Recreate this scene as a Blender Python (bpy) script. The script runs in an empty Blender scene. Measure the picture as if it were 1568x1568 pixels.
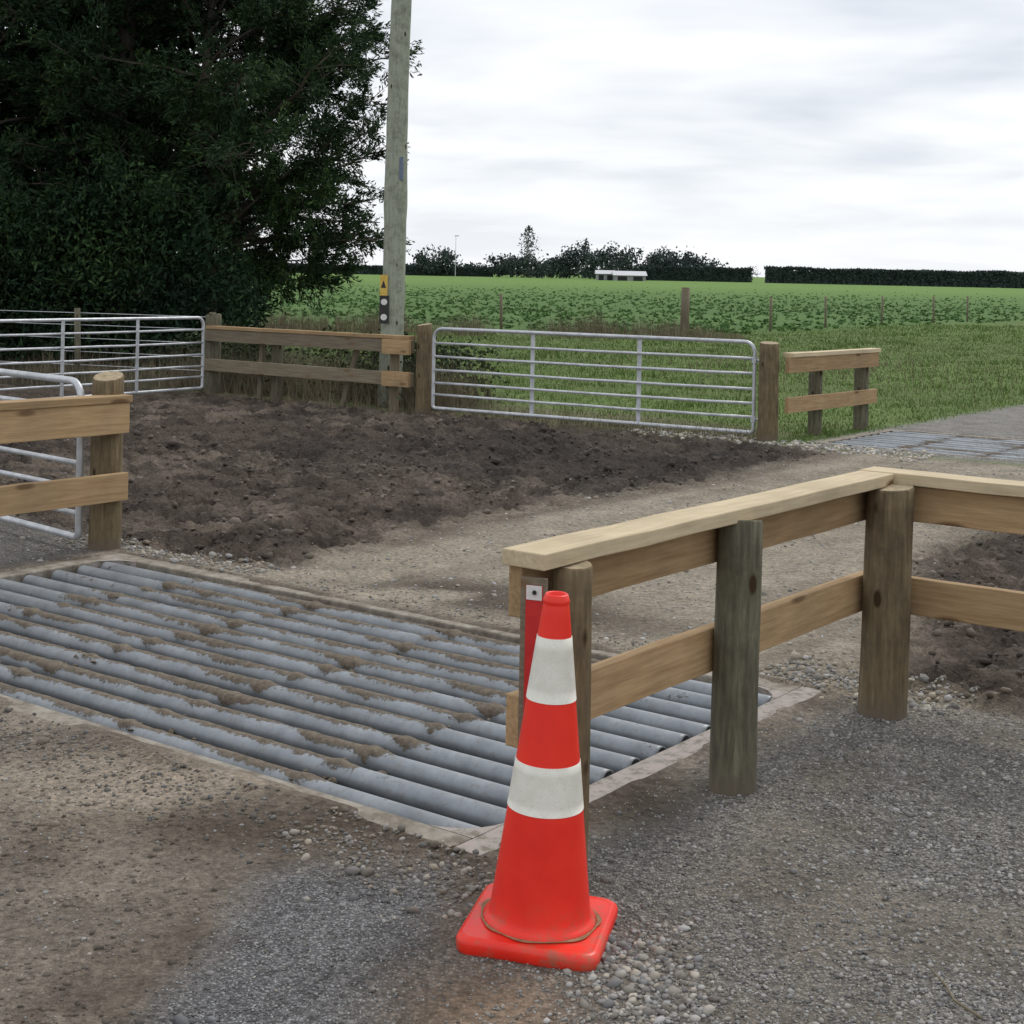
import bpy, math, random
import numpy as np
from mathutils import Vector, Matrix, Euler
random.seed(7); rng=np.random.default_rng(11)
scene=bpy.context.scene
COL=scene.collection
A0,A1=-0.062,4.467
def ST(s,t,z=0.0):
    return Vector((A0+.6*s-.8*t, A1+.8*s+.6*t, z))
# ------------------------------------------------------------ noise
def _h(ix,iy,seed):
    v=np.sin(ix*127.1+iy*311.7+seed*74.7)*43758.5453
    return v-np.floor(v)
def vn(x,y,seed=0):
    ix=np.floor(x);iy=np.floor(y);fx=x-ix;fy=y-iy
    fx=fx*fx*(3-2*fx);fy=fy*fy*(3-2*fy)
    a=_h(ix,iy,seed);b=_h(ix+1,iy,seed);c=_h(ix,iy+1,seed);d=_h(ix+1,iy+1,seed)
    return (a*(1-fx)+b*fx)*(1-fy)+(c*(1-fx)+d*fx)*fy
def fbm(x,y,sc,seed=0,o=3):
    r=0;a=.5;tot=0
    for i in range(o):
        r=r+a*vn(x*sc*2**i+13.1*i,y*sc*2**i+7.7*i,seed+i);tot+=a;a*=.5
    return r/tot
def sm(a,b,x):
    q=np.clip((x-a)/(b-a),0,1);return q*q*(3-2*q)
# ------------------------------------------------------------ node helpers
class NT:
    def __init__(s,name):
        s.m=bpy.data.materials.new(name);s.m.use_nodes=True
        s.n=s.m.node_tree.nodes;s.l=s.m.node_tree.links
        s.b=s.n['Principled BSDF']
    def new(s,t,**k):
        x=s.n.new(t)
        for a,v in k.items():setattr(x,a,v)
        return x
    def link(s,a,b):s.l.new(a,b)
    def coord(s,scale=(1,1,1),kind='Object'):
        c=s.new('ShaderNodeTexCoord');m=s.new('ShaderNodeMapping');m.inputs['Scale'].default_value=scale
        s.link(c.outputs[kind],m.inputs['Vector']);return m.outputs[0]
    def noise(s,vec,scale,detail=4,rough=.6):
        x=s.new('ShaderNodeTexNoise');x.inputs['Scale'].default_value=scale;x.inputs['Detail'].default_value=detail
        x.inputs['Roughness'].default_value=rough
        s.link(vec,x.inputs['Vector']);return x.outputs['Fac']
    def ramp(s,f,pts):
        r=s.new('ShaderNodeValToRGB');e=r.color_ramp.elements
        while len(e)<len(pts):e.new(.5)
        for i,(p,c) in enumerate(pts):
            e[i].position=p;e[i].color=(c[0],c[1],c[2],1) if hasattr(c,'__len__') else (c,c,c,1)
        s.link(f,r.inputs[0]);return r.outputs[0]
    def mix(s,f,a,b,mode='MIX'):
        x=s.new('ShaderNodeMix');x.data_type='RGBA';x.blend_type=mode
        if isinstance(f,(int,float)):x.inputs[0].default_value=f
        else:s.link(f,x.inputs[0])
        for i,v in ((6,a),(7,b)):
            if isinstance(v,tuple):x.inputs[i].default_value=(v[0],v[1],v[2],1)
            else:s.link(v,x.inputs[i])
        return x.outputs[2]
    def math(s,op,a,b=0.0):
        x=s.new('ShaderNodeMath',operation=op)
        for i,v in ((0,a),(1,b)):
            if isinstance(v,(int,float)):x.inputs[i].default_value=v
            else:s.link(v,x.inputs[i])
        return x.outputs[0]
    def bump(s,h,strength=.5,dist=.01):
        b=s.new('ShaderNodeBump');b.inputs['Strength'].default_value=strength;b.inputs['Distance'].default_value=dist
        s.link(h,b.inputs['Height']);s.link(b.outputs[0],s.b.inputs['Normal'])
    def out(s,col,rough=.8,metal=0,spec=.5):
        if isinstance(col,tuple):s.b.inputs['Base Color'].default_value=(*col,1)
        else:s.link(col,s.b.inputs['Base Color'])
        if isinstance(rough,(int,float)):s.b.inputs['Roughness'].default_value=rough
        else:s.link(rough,s.b.inputs['Roughness'])
        if isinstance(metal,(int,float)):s.b.inputs['Metallic'].default_value=metal
        else:s.link(metal,s.b.inputs['Metallic'])
        s.b.inputs['Specular IOR Level'].default_value=spec
        return s.m
# ------------------------------------------------------------ materials
def m_board(name,a,b,dirt=.35):
    k=NT(name);v=k.coord((1.3,22,22));o=k.coord((1,1,1))
    oi=k.new('ShaderNodeObjectInfo')
    g=k.noise(v,3,5,.65);c=k.ramp(g,[(.3,a),(.5,tuple((x+y)/2 for x,y in zip(a,b))),(.7,b)])
    vo=k.new('ShaderNodeTexVoronoi');vo.inputs['Scale'].default_value=1.0
    k.link(k.coord((1.9,6.5,6.5)),vo.inputs['Vector'])
    kn=k.ramp(vo.outputs['Distance'],[(.10,1.0),(.17,0.0)])
    c=k.mix(kn,c,(.16,.09,.04))
    d=k.ramp(k.noise(o,2.5,4,.7),[(.42,0.0),(.72,1.0)])
    c=k.mix(k.math('MULTIPLY',d,dirt),c,(.20,.16,.10))
    br=k.math('ADD',k.math('MULTIPLY',oi.outputs['Random'],.3),.86)
    cc=k.new('ShaderNodeCombineColor')
    for i in range(3):k.link(br,cc.inputs[i])
    c=k.mix(1.0,c,cc.outputs[0],'MULTIPLY')
    k.bump(g,.35,.004)
    return k.out(c,.8,0,.25)
M_board=m_board('new_pine_timber',(.32,.20,.10),(.50,.35,.19),.35)
M_oldboard=m_board('weathered_timber',(.13,.11,.08),(.25,.21,.15),.6)
M_cap=m_board('pale_pine_cap',(.48,.39,.25),(.66,.55,.37),.3)
def m_post(name,a,b,c3):
    k=NT(name);v=k.coord((9,9,.9));o=k.coord((1,1,1))
    g=k.noise(v,5,5,.7);c=k.ramp(g,[(.3,a),(.55,b),(.75,c3)])
    d=k.ramp(k.noise(o,7,4,.7),[(.45,0.0),(.7,1.0)])
    c=k.mix(k.math('MULTIPLY',d,.5),c,(.06,.055,.04))
    vo=k.new('ShaderNodeTexVoronoi');vo.inputs['Scale'].default_value=1.0
    k.link(k.coord((7,7,3.2)),vo.inputs['Vector'])
    c=k.mix(k.ramp(vo.outputs['Distance'],[(.09,1.0),(.14,0.0)]),c,(.05,.03,.015))
    sx=k.new('ShaderNodeSeparateXYZ');k.link(o,sx.inputs[0])
    ft=k.ramp(k.math('ADD',sx.outputs['Z'],k.math('MULTIPLY',k.noise(o,20,3),.12)),[(.06,.8),(.16,0.0)])
    c=k.mix(ft,c,(.16,.13,.10))
    k.bump(g,.6,.006)
    return k.out(c,.9,0,.2)
M_post=m_post('round_post_wood',(.075,.072,.05),(.155,.145,.10),(.25,.23,.165))
M_postb=m_post('round_post_wood_brown',(.10,.075,.045),(.19,.145,.085),(.29,.22,.135))
M_pole=m_post('treated_pole_wood',(.25,.28,.22),(.35,.38,.30),(.43,.44,.36))
k=NT('post_end_grain');M_end=k.out(k.ramp(k.noise(k.coord((1,1,1)),30,4),[(.3,(.22,.17,.10)),(.7,(.46,.37,.24))]),.85)
k=NT('galvanised_steel');o=k.coord((1,1,1))
c=k.ramp(k.noise(o,9,3),[(.3,(.44,.46,.48)),(.7,(.66,.68,.71))]);M_galv=k.out(c,.45,.4)
k=NT('grid_pipe_steel');o=k.coord((1,1,1));at=k.new('ShaderNodeAttribute');at.attribute_name='mud'
c=k.ramp(k.noise(o,6,3,.7),[(.3,(.21,.232,.252)),(.7,(.33,.355,.38))])
c=k.mix(k.ramp(k.noise(o,40,4,.7),[(.54,0.0),(.68,.5)]),c,(.21,.185,.15))
mc=k.ramp(k.noise(o,35,4,.7),[(.3,(.085,.069,.052)),(.7,(.205,.168,.125))])
f=k.ramp(k.math('ADD',at.outputs['Fac'],k.math('MULTIPLY',k.math('SUBTRACT',k.noise(o,45,5,.75),.5),1.3)),[(.40,0.0),(.54,1.0)])
c=k.mix(f,c,mc);rf=k.ramp(f,[(0,.48),(1,.95)]);mt=k.ramp(f,[(0,.3),(1,0.0)])
k.bump(k.math('MULTIPLY',k.noise(o,90,3),f),.8,.006)
M_pipe=k.out(c,rf,mt,.45)
k=NT('concrete');o=k.coord((1,1,1));c=k.ramp(k.noise(o,7,5,.75),[(.38,(.15,.125,.095)),(.62,(.33,.30,.25))]);k.bump(k.noise(o,70,3),.4,.004);M_conc=k.out(c,.9)
k=NT('concrete_stained');o=k.coord((1,1,1));c=k.ramp(k.noise(o,16,5,.8),[(.38,(.19,.165,.13)),(.5,(.34,.31,.28)),(.62,(.40,.33,.31))]);k.bump(k.noise(o,70,3),.4,.004);M_concp=k.out(c,.9)
k=NT('pit_mud_shaded');o=k.coord((1,1,1));M_pit=k.out(k.ramp(k.noise(o,12,3),[(.3,(.015,.012,.01)),(.7,(.04,.032,.024))]),.9)  # mud colour darkened so the gaps between pipes look shaded
k=NT('dark_steel_and_shade');M_dark=k.out(k.ramp(k.noise(k.coord(),12),[(.3,(.012,.012,.014)),(.7,(.03,.03,.03))]),.8)  # near-black steel, also painted as shade in pipe bores and shed doorways
k=NT('mud_clod');o=k.coord((1,1,1));k.bump(k.noise(o,120,3),.8,.005);M_clod=k.out(k.ramp(k.noise(o,25,4,.7),[(.3,(.08,.064,.047)),(.7,(.20,.165,.12))]),.95)
k=NT('cone_orange_plastic');o=k.coord((1,1,1));c=k.ramp(k.noise(o,5,5),[(.3,(.80,.020,.010)),(.7,(.95,.040,.018))])
sx=k.new('ShaderNodeSeparateXYZ');k.link(o,sx.inputs[0])
low=k.ramp(sx.outputs['Z'],[(.0,1.0),(.12,.0)])
dd=k.math('MULTIPLY',k.ramp(k.noise(o,14,6,.75),[(.50,0.0),(.66,.75)]),low)
c=k.mix(dd,c,(.26,.15,.09));sc=k.ramp(k.noise(k.coord((30,30,3)),3,6,.8),[(.60,0.0),(.74,.25)]);c=k.mix(sc,c,(.5,.10,.06))
M_orange=k.out(c,.38,0,.45)
k=NT('cone_reflective_white');o=k.coord((1,1,1))
vo=k.new('ShaderNodeTexVoronoi');vo.inputs['Scale'].default_value=150;k.link(o,vo.inputs['Vector']);vo.feature='DISTANCE_TO_EDGE'
c=k.mix(k.ramp(vo.outputs['Distance'],[(.02,.4),(.07,0.0)]),k.ramp(k.noise(o,9,5,.7),[(.3,(.68,.665,.57)),(.6,(.82,.80,.72))]),(.55,.53,.45));M_white=k.out(c,.45)
k=NT('marker_red');M_red=k.out(k.ramp(k.noise(k.coord(),14,5),[(.3,(.46,.02,.02)),(.7,(.62,.03,.028))]),.35)
k=NT('plate_white');M_pw=k.out(k.ramp(k.noise(k.coord(),20,4),[(.3,(.6,.6,.58)),(.7,(.75,.75,.73))]),.5)
k=NT('plate_black');M_pb=k.out(k.ramp(k.noise(k.coord(),20,4),[(.3,(.012,.012,.014)),(.7,(.03,.03,.03))]),.5)
k=NT('plate_yellow');M_py=k.out(k.ramp(k.noise(k.coord(),30,4),[(.3,(.6,.38,.05)),(.7,(.7,.5,.12))]),.5)
k=NT('plate_blue');M_pbl=k.out(k.ramp(k.noise(k.coord(),30,4),[(.3,(.10,.14,.2)),(.7,(.16,.2,.28))]),.5)
def m_leaf(name,a,b,c3,sc=1.0):
    k=NT(name);o=k.coord((1,1,1));g=k.new('ShaderNodeNewGeometry')
    n_=k.math('ADD',k.math('MULTIPLY',k.noise(o,sc,2),.75),k.math('MULTIPLY',g.outputs['Random Per Island'],.28))
    c=k.ramp(n_,[(.30,a),(.52,b),(.72,c3)])
    return k.out(c,.75,0,.2)
M_con=m_leaf('conifer_foliage_backlit',(.012,.029,.013),(.023,.049,.020),(.058,.102,.030),.6)  # leaf colour set dark to carry the backlit look
M_con2=m_leaf('conifer_foliage_deep_backlit',(.009,.023,.012),(.017,.039,.017),(.042,.080,.025),.6)  # darker still for the dense trees, backlit shade kept in the colour
M_bark=m_post('bark',(.06,.052,.042),(.11,.095,.075),(.18,.16,.13))
M_grass=m_leaf('grass_blades',(.085,.140,.034),(.112,.178,.044),(.165,.235,.070),.35)
M_crop=m_leaf('crop_leaves',(.068,.138,.042),(.086,.168,.050),(.110,.205,.062),.10)
M_dead=m_leaf('dead_stems',(.12,.10,.065),(.18,.15,.10),(.27,.23,.155),.6)
M_bram=m_leaf('bramble_leaves',(.02,.035,.015),(.035,.05,.02),(.06,.08,.03),.8)
M_dist=m_leaf('distant_foliage_hazed',(.040,.058,.056),(.052,.074,.066),(.070,.094,.080),.05)  # bluish atmospheric haze mixed into the leaf colour
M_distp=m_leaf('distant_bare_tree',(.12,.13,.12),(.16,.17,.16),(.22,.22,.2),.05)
k=NT('stone');at=k.new('ShaderNodeAttribute');at.attribute_name='Col';M_stone=k.out(at.outputs['Color'],.85,0,.3)
k=NT('ground_surface');o=k.coord((1,1,1));at=k.new('ShaderNodeAttribute');at.attribute_name='Col'
n1=k.noise(o,3.0,4,.7);n2=k.noise(o,34,4,.75);n3=k.noise(o,13,4,.6)
c=k.mix(1.0,at.outputs['Color'],k.ramp(n1,[(.25,.70),(.75,1.30)]),'MULTIPLY')
c=k.mix(1.0,c,k.ramp(n2,[(.28,.50),(.72,1.50)]),'MULTIPLY')
vo=k.new('ShaderNodeTexVoronoi');vo.inputs['Scale'].default_value=110;k.link(o,vo.inputs['Vector'])
hs=k.new('ShaderNodeSeparateColor');k.link(vo.outputs['Color'],hs.inputs[0])
g=k.ramp(hs.outputs[0],[(0,.50),(.6,.95),(1,1.70)])
g=k.mix(k.ramp(vo.outputs['Distance'],[(.3,0.0),(.75,.6)]),g,(.35,.33,.3))
c2=k.mix(1.0,c,g,'MULTIPLY');c=k.mix(at.outputs['Alpha'],c,c2)
inv=k.math('SUBTRACT',1.0,at.outputs['Alpha'])
hgt=k.math('ADD',k.math('MULTIPLY',n2,1.1),k.math('MULTIPLY',k.math('MULTIPLY',vo.outputs['Distance'],-.6),at.outputs['Alpha']))
hgt=k.math('ADD',hgt,k.math('MULTIPLY',k.math('MULTIPLY',n3,inv),3.8))
k.bump(hgt,1.0,.014);M_ground=k.out(c,.95,0,.15)
# ------------------------------------------------------------ mesh helpers
def npmesh(name,V,F,mat,cols=None,attr=None,smooth=False,parent=None):
    V=np.asarray(V,dtype=np.float32);F=np.asarray(F,dtype=np.int32)
    me=bpy.data.meshes.new(name);n=F.shape[1]
    me.vertices.add(len(V));me.vertices.foreach_set('co',V.ravel())
    me.loops.add(F.size);me.loops.foreach_set('vertex_index',F.ravel())
    me.polygons.add(len(F));me.polygons.foreach_set('loop_start',np.arange(0,F.size,n,dtype=np.int32))
    me.update(calc_edges=True)
    if smooth:me.polygons.foreach_set('use_smooth',np.ones(len(F),dtype=bool))
    if cols is not None:
        a=me.color_attributes.new('Col','FLOAT_COLOR','POINT');a.data.foreach_set('color',np.asarray(cols,dtype=np.float32).ravel())
    if attr is not None:
        a=me.attributes.new(attr[0],'FLOAT','POINT');a.data.foreach_set('value',np.asarray(attr[1],dtype=np.float32))
    me.materials.append(mat);ob=bpy.data.objects.new(name,me);COL.objects.link(ob)
    if parent:adopt(parent,ob)
    return ob
def empty(name,loc=(0,0,0)):
    e=bpy.data.objects.new(name,None);e.empty_display_size=.2;e.location=loc;COL.objects.link(e);return e
def adopt(p,ob):
    ob.parent=p
    ob.matrix_parent_inverse=Matrix.Translation(Vector(p.location)).inverted()
class MB:
    def __init__(s):s.v=[];s.f=[];s.m=[]
    def add(s,v,f,m=0):
        b=len(s.v);s.v+= [tuple(x) for x in v];s.f+=[tuple(i+b for i in q) for q in f];s.m+=[m]*len(f)
    def tube(s,P,R,n=8,ref=Vector((0,0,1)),m=0,closed=False,cap=True):
        P=[Vector(p) for p in P];N=len(P);vs=[];fs=[]
        if isinstance(R,(int,float)):R=[R]*N
        for i in range(N):
            if closed:t=P[(i+1)%N]-P[i-1]
            else:t=P[min(i+1,N-1)]-P[max(i-1,0)]
            t.normalize();u=t.cross(ref)
            if u.length<.05:u=t.cross(Vector((1,0,0)))
            u.normalize();w=u.cross(t)
            for j in range(n):
                a=2*math.pi*j/n;vs.append(P[i]+(u*math.cos(a)+w*math.sin(a))*R[i])
        for i in range(N if closed else N-1):
            i2=(i+1)%N
            for j in range(n):
                j2=(j+1)%n;fs.append((i*n+j,i*n+j2,i2*n+j2,i2*n+j))
        if cap and not closed:
            fs.append(tuple(range(n-1,-1,-1)));fs.append(tuple((N-1)*n+j for j in range(n)))
        s.add(vs,fs,m)
    def box(s,c,dx,dy,dz,X=Vector((1,0,0)),m=0):
        X=Vector(X).normalized();Z=Vector((0,0,1));Y=Z.cross(X);c=Vector(c);vs=[]
        for a in(-1,1):
            for b in(-1,1):
                for d in(-1,1):vs.append(c+X*a*dx/2+Y*b*dy/2+Z*d*dz/2)
        s.add(vs,[(0,1,3,2),(4,6,7,5),(0,4,5,1),(2,3,7,6),(0,2,6,4),(1,5,7,3)],m)
    def obj(s,name,mats,parent=None,smooth=False,bevel=0):
        me=bpy.data.meshes.new(name);me.from_pydata(s.v,[],s.f);me.update()
        for x in mats:me.materials.append(x)
        me.polygons.foreach_set('material_index',s.m)
        if smooth:me.polygons.foreach_set('use_smooth',[len(p.vertices)<=4 for p in me.polygons])
        ob=bpy.data.objects.new(name,me);COL.objects.link(ob)
        if bevel:
            b=ob.modifiers.new('b','BEVEL');b.width=bevel;b.segments=2
        if parent:adopt(parent,ob)
        return ob
def board(par,name,p0,p1,th,h,mat=None,bevel=.004):
    p0=Vector(p0);p1=Vector(p1);d=p1-p0;L=d.length;N=max(2,int(L/.25)+1);vs=[];fs=[]
    for i in range(N):
        x=-L/2+L*i/(N-1);j=.0015
        oy=random.uniform(-j,j)*1.5;oz=random.uniform(-j,j)*1.5
        for a,b in((-1,-1),(1,-1),(1,1),(-1,1)):vs.append((x,a*th/2+oy,b*h/2+oz))
    for i in range(N-1):
        for q in range(4):
            q2=(q+1)%4;fs.append((i*4+q,i*4+q2,(i+1)*4+q2,(i+1)*4+q))
    fs.append((3,2,1,0));fs.append(tuple((N-1)*4+q for q in range(4)))
    me=bpy.data.meshes.new(name);me.from_pydata(vs,[],fs);me.materials.append(mat or M_board)
    ob=bpy.data.objects.new(name,me);COL.objects.link(ob)
    ob.location=(p0+p1)/2;ob.rotation_euler=d.to_track_quat('X','Z').to_euler()
    b=ob.modifiers.new('b','BEVEL');b.width=bevel;b.segments=2;b.limit_method='ANGLE'
    adopt(par,ob);return ob
def post(par,name,p,r,ztop,mat=None,tilt=(0,0),slope=.0):
    n=28;H=ztop+.35;rings=14;vs=[];fs=[];mi=[];ph=random.random()*9
    for i in range(rings+1):
        z=-.35+H*i/rings
        for j in range(n):
            a=2*math.pi*j/n
            rr=r*(1+.03*math.sin(2*a+ph)+.02*math.sin(3*a+ph*2)+.012*math.sin(z*9+ph+a))*(1.05-.07*i/rings)
            vs.append((rr*math.cos(a)+tilt[0]*z,rr*math.sin(a)+tilt[1]*z,z+(slope*rr*math.cos(a+ph) if i==rings else 0)))
    for i in range(rings):
        for j in range(n):
            j2=(j+1)%n;fs.append((i*n+j,i*n+j2,(i+1)*n+j2,(i+1)*n+j));mi.append(0)
    b=rings*n;k0=len(vs)
    for j in range(n):
        x,y,z=vs[b+j];cx,cy=tilt[0]*ztop,tilt[1]*ztop;vs.append((cx+(x-cx)*.93,cy+(y-cy)*.93,z+.006))
    for j in range(n):
        j2=(j+1)%n;fs.append((b+j,b+j2,k0+j2,k0+j));mi.append(0)
    fs.append(tuple(k0+j for j in range(n)));mi.append(1)
    me=bpy.data.meshes.new(name);me.from_pydata(vs,[],fs);me.materials.append(mat or M_post);me.materials.append(M_end)
    me.polygons.foreach_set('material_index',mi);me.polygons.foreach_set('use_smooth',[len(f)==4 for f in fs])
    ob=bpy.data.objects.new(name,me);COL.objects.link(ob);ob.location=(p[0],p[1],0);adopt(par,ob);return ob
# ------------------------------------------------------------ ground
G1r=(0,2.40,0,4.68); G1i=(.12,2.28,.12,4.56)
G2r=(11.48,13.72,-.20,4.48); G2i=(11.60,13.60,-.08,4.36)
C=lambda *a:np.array(a,dtype=np.float64)
def ground(X,Y):
    rx=X-A0;ry=Y-A1;s=.6*rx+.8*ry;t=-.8*rx+.6*ry
    nA=fbm(X,Y,.55,1,3);nB=fbm(X,Y,2.2,5,4);nC=fbm(X,Y,9,9,3);nD=fbm(X,Y,24,21,2)
    w=(nA-.5)*1.0+(nB-.5)*.5
    z=.004*np.clip(Y-25,0,None)*sm(25,60,Y)
    col=np.empty(X.shape+(3,));col[:]=C(.185,.158,.128)
    def mixc(m,c):
        nonlocal col
        col=col*(1-m[...,None])+C(*c)*m[...,None]
    grav=.30+0*X
    def mixg(m,v):
        nonlocal grav
        grav=grav*(1-m)+v*m
    mixc(sm(.44,.62,nB+.4*(nA-.5))*.75,(.112,.090,.070))
    mixc(sm(.55,.7,fbm(X,Y,3.3,15,4))*.5,(.27,.235,.19))
    m=np.exp(-(((X+1.25)/.5)**2+((Y-5.05)/.38)**2));mixc(np.clip(m*1.1,0,1)*.9,(.34,.285,.225))
    m=np.exp(-(((X+.75)/.55)**2+((Y-4.70)/.17)**2))*sm(.30,.55,nB+.1);mixc(m*.85,(.085,.067,.050))
    # right gravel
    m=sm(-.02,-.30,t+w*.25)*(1-sm(2.5,2.9,s+w*.3));mixc(m,(.235,.226,.206));mixg(m,1)
    m2=m*sm(.45,.66,fbm(X,Y,1.5,33,3)+.24*np.exp(-(((X-.85)/.40)**2+((Y-4.6)/.7)**2))-.10*sm(1.0,1.5,X));mixc(m2*.65,(.185,.158,.125));mixg(m2,.6)
    m=np.exp(-(((X-.45)/.16)**2+((Y-5.0)/.25)**2));mixc(m*.85,(.07,.055,.042));mixg(m,0)
    # grey chip patch
    dX=np.abs(X+.40-(Y-4.2)*.20)+w*.22+(nC-.5)*.12
    m=sm(.42,.20,dX)*sm(4.62,4.25,Y+w*.25);mixc(m*.95,(.190,.192,.198));mixg(m,1);chip=m
    m=np.exp(-(((X+.02)/.26)**2+((Y-3.55)/.25)**2));mixc(np.clip(m*1.2,0,1)*.9,(.215,.155,.108));mixg(m,.3)
    m=sm(4.75,4.95,t+w*.1)*(1-sm(2.9,3.3,s+w*.2));mixc(m,(.20,.19,.175));mixg(m,.9)
    # mud yard
    mud=sm(2.50,2.95,s+w*.35)*(1-sm(10.9,11.4,s+w*.5))
    mixc(mud,(.086,.068,.055));mixg(mud,.0)
    mixc(mud*sm(.47,.66,fbm(X,Y,1.1,41,4))*.8,(.150,.123,.098))
    mixc(mud*sm(.48,.64,fbm(X,Y,3.1,44,4))*.7,(.042,.034,.029))
    m=mud*sm(6.2,7.2,s+w)*(1-sm(9.8,10.6,s))*(1-sm(6.5,9.5,t));mixc(m*.6,(.033,.028,.025))
    # lane through the yard
    lr=.15+.85*sm(3,6.5,s)
    lane=sm(lr-.25,lr+.25,t+w*.35)*(1-sm(3.6,4.15,t+w*.45))*sm(2.3,2.5,s)*(1-sm(11.3,11.5,s))
    mixc(lane*.93,(.325,.285,.225));mixg(lane,.25)
    tr=np.exp(-((t-1.35)/.2)**2)+np.exp(-((t-3.1)/.22)**2)
    mixc(lane*sm(.42,.66,fbm(s*.35,t*2.2,2.0,50,4))*.5*(1-.7*np.clip(tr,0,1)),(.17,.14,.105))
    m=np.exp(-(((s-2.95)/.30)**2+((t-2.1)/1.0)**2))*sm(.30,.48,nB);mixc(np.clip(m*1.3,0,1)*.9,(.090,.072,.056))
    m=lane*np.exp(-((t-3.75+(nA-.5)*.3)/.13)**2)*sm(3.2,4,s);mixc(m*.7,(.11,.088,.068))
    m=np.exp(-(((s-2.58)/.12)**2+((t-4.6)/.7)**2));mixc(m*.7,(.35,.30,.23))
    m=np.exp(-(((s-2.6)/.2)**2+((t+.15)/.45)**2));mixc(m*.75,(.33,.28,.20));mixg(m,.6)
    m=np.exp(-(((s-11.2)/.3)**2+((t-4.3)/1.0)**2));mixc(m*.8,(.40,.36,.29));mixg(m,.9)
    # beyond the yard
    beyond=sm(11.0,11.5,s+w*.3)
    mixc(beyond,(.112,.165,.048));mixg(beyond,0)
    mixc(beyond*sm(.5,.66,nB)*.4,(.145,.155,.068))
    mixc(beyond*sm(.48,.62,fbm(X,Y,.25,60,3))*.5,(.140,.205,.060))
    m=sm(10.9,11.4,s)*(1-sm(12.2,13.4,s+w*1.5))*sm(4.8,5.2,t);mixc(m*.7,(.16,.14,.09))
    lane2=sm(11.2,11.5,s)*sm(-.6,-.2,t+w*.3)*(1-sm(4.35,4.75,t+w*.3));mixc(lane2,(.255,.243,.225));mixg(lane2,.5)
    grass=beyond*(1-lane2)*(1-m*.6)
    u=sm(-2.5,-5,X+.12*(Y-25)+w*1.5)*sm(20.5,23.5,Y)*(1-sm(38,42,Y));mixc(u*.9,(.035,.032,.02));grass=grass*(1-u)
    # crop field
    fl=np.where(X>5.4,47+1.26*(X-5.4),46.5+0*X)
    field=sm(-4.0,4.0,Y-fl+w*5)
    mixc(field,(.088,.160,.048));mixc(field*sm(.45,.65,fbm(X,Y,.06,70,3))*.5,(.105,.188,.055))
    mixc(field*sm(70,260,Y)*.9,(.150,.250,.062))
    mixc(field*sm(100,200,Y)*sm(.42,.6,fbm(X*.12,Y,.025,76,4))*.25,(.110,.200,.054))
    m=np.exp(-((Y-fl+1.5)/1.6)**2)*(1-sm(3,10,X))*sm(.35,.6,nA);mixc(m*.6,(.16,.145,.09))
    grass=grass*(1-field)
    # heights
    md=mud*(1-lane)
    z=z+(nB-.5)*.022+(nC-.5)*.012+(nD-.5)*.006*grav
    z=z+md*((nC-.5)*.095+(nD-.5)*.07+(nB-.5)*.06)
    hoof=fbm(X,Y,5.5,88,2);z=z-md*.06*sm(.54,.70,hoof)
    z=z-lane*.016*np.clip(tr,0,1)
    rut=np.exp(-((t-4.02+(nA-.5)*.25)/.06)**2)*lane;z=z+.022*rut
    # curved tyre marks through the mud
    q_=np.hypot(s-14.0,t+3.0);tm=(np.exp(-((q_-12.3)/.10)**2)+np.exp(-((q_-10.9)/.10)**2))*md;z=z-.035*tm
    def rim(z,R,near):
        s0,s1,t0,t1=R
        d=np.maximum(np.maximum(s0-s,s-s1),np.maximum(t0-t,t-t1))
        k=sm(.35,.0,d)
        z=z*(1-k)+k*(.002+(nC-.5)*.010)
        if near:
            cov=sm(.30,.62,t)*sm(.18,.05,s)*sm(.26,.46,nB+.08)
            cov=np.maximum(cov,sm(2.28,2.34,s)*sm(.40,.52,nB+.25*sm(3.6,1.8,t))*sm(.4,.8,t))
            cov=np.maximum(cov,sm(-.05,-.02,d+(nC-.5)*.05))
            zin=-.03+cov*(.048+(nC-.5)*.018)
            z=np.where(d<.03,zin,z+k*cov*.008)
        else:
            z=np.where(d<.015,-.03+.05*sm(-.07,-.02,d+(nC-.5)*.06),z)
        return z
    z=rim(z,G1r,True);z=rim(z,G2r,False)
    return s,t,z,col,grav,dict(mud=md,lane=lane,grass=grass,field=field,beyond=beyond,lane2=lane2,under=u,chip=chip)
def axis(a,b,st,ext):
    core=np.arange(0,int(round((b-a)/st))+1)*st+a
    g=[];d=st
    x=0
    while x<ext:
        d*=1.11;x+=d;g.append(x)
    g=np.array(g);return np.concatenate([a-g[::-1],core,b+g])
S=axis(-3,14.0,.04,3500);T=axis(-5,14.0,.04,3500)
SS,TT=np.meshgrid(S,T,indexing='ij')
GX=A0+.6*SS-.8*TT;GY=A1+.8*SS+.6*TT
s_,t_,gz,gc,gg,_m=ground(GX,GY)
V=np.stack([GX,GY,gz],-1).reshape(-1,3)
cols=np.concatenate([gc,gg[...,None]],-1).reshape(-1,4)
nS,nT=SS.shape
idx=np.arange(nS*nT).reshape(nS,nT)
F=np.stack([idx[:-1,:-1],idx[1:,:-1],idx[1:,1:],idx[:-1,1:]],-1)
cs=(S[:-1]+S[1:])/2;ct=(T[:-1]+T[1:])/2
CS,CT=np.meshgrid(cs,ct,indexing='ij')
keep=np.ones(CS.shape,bool)
for R in(G1i,G2i):keep&=~((CS>R[0])&(CS<R[1])&(CT>R[2])&(CT<R[3]))
npmesh('ground',V,F[keep],M_ground,cols=cols,smooth=True)
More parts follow.
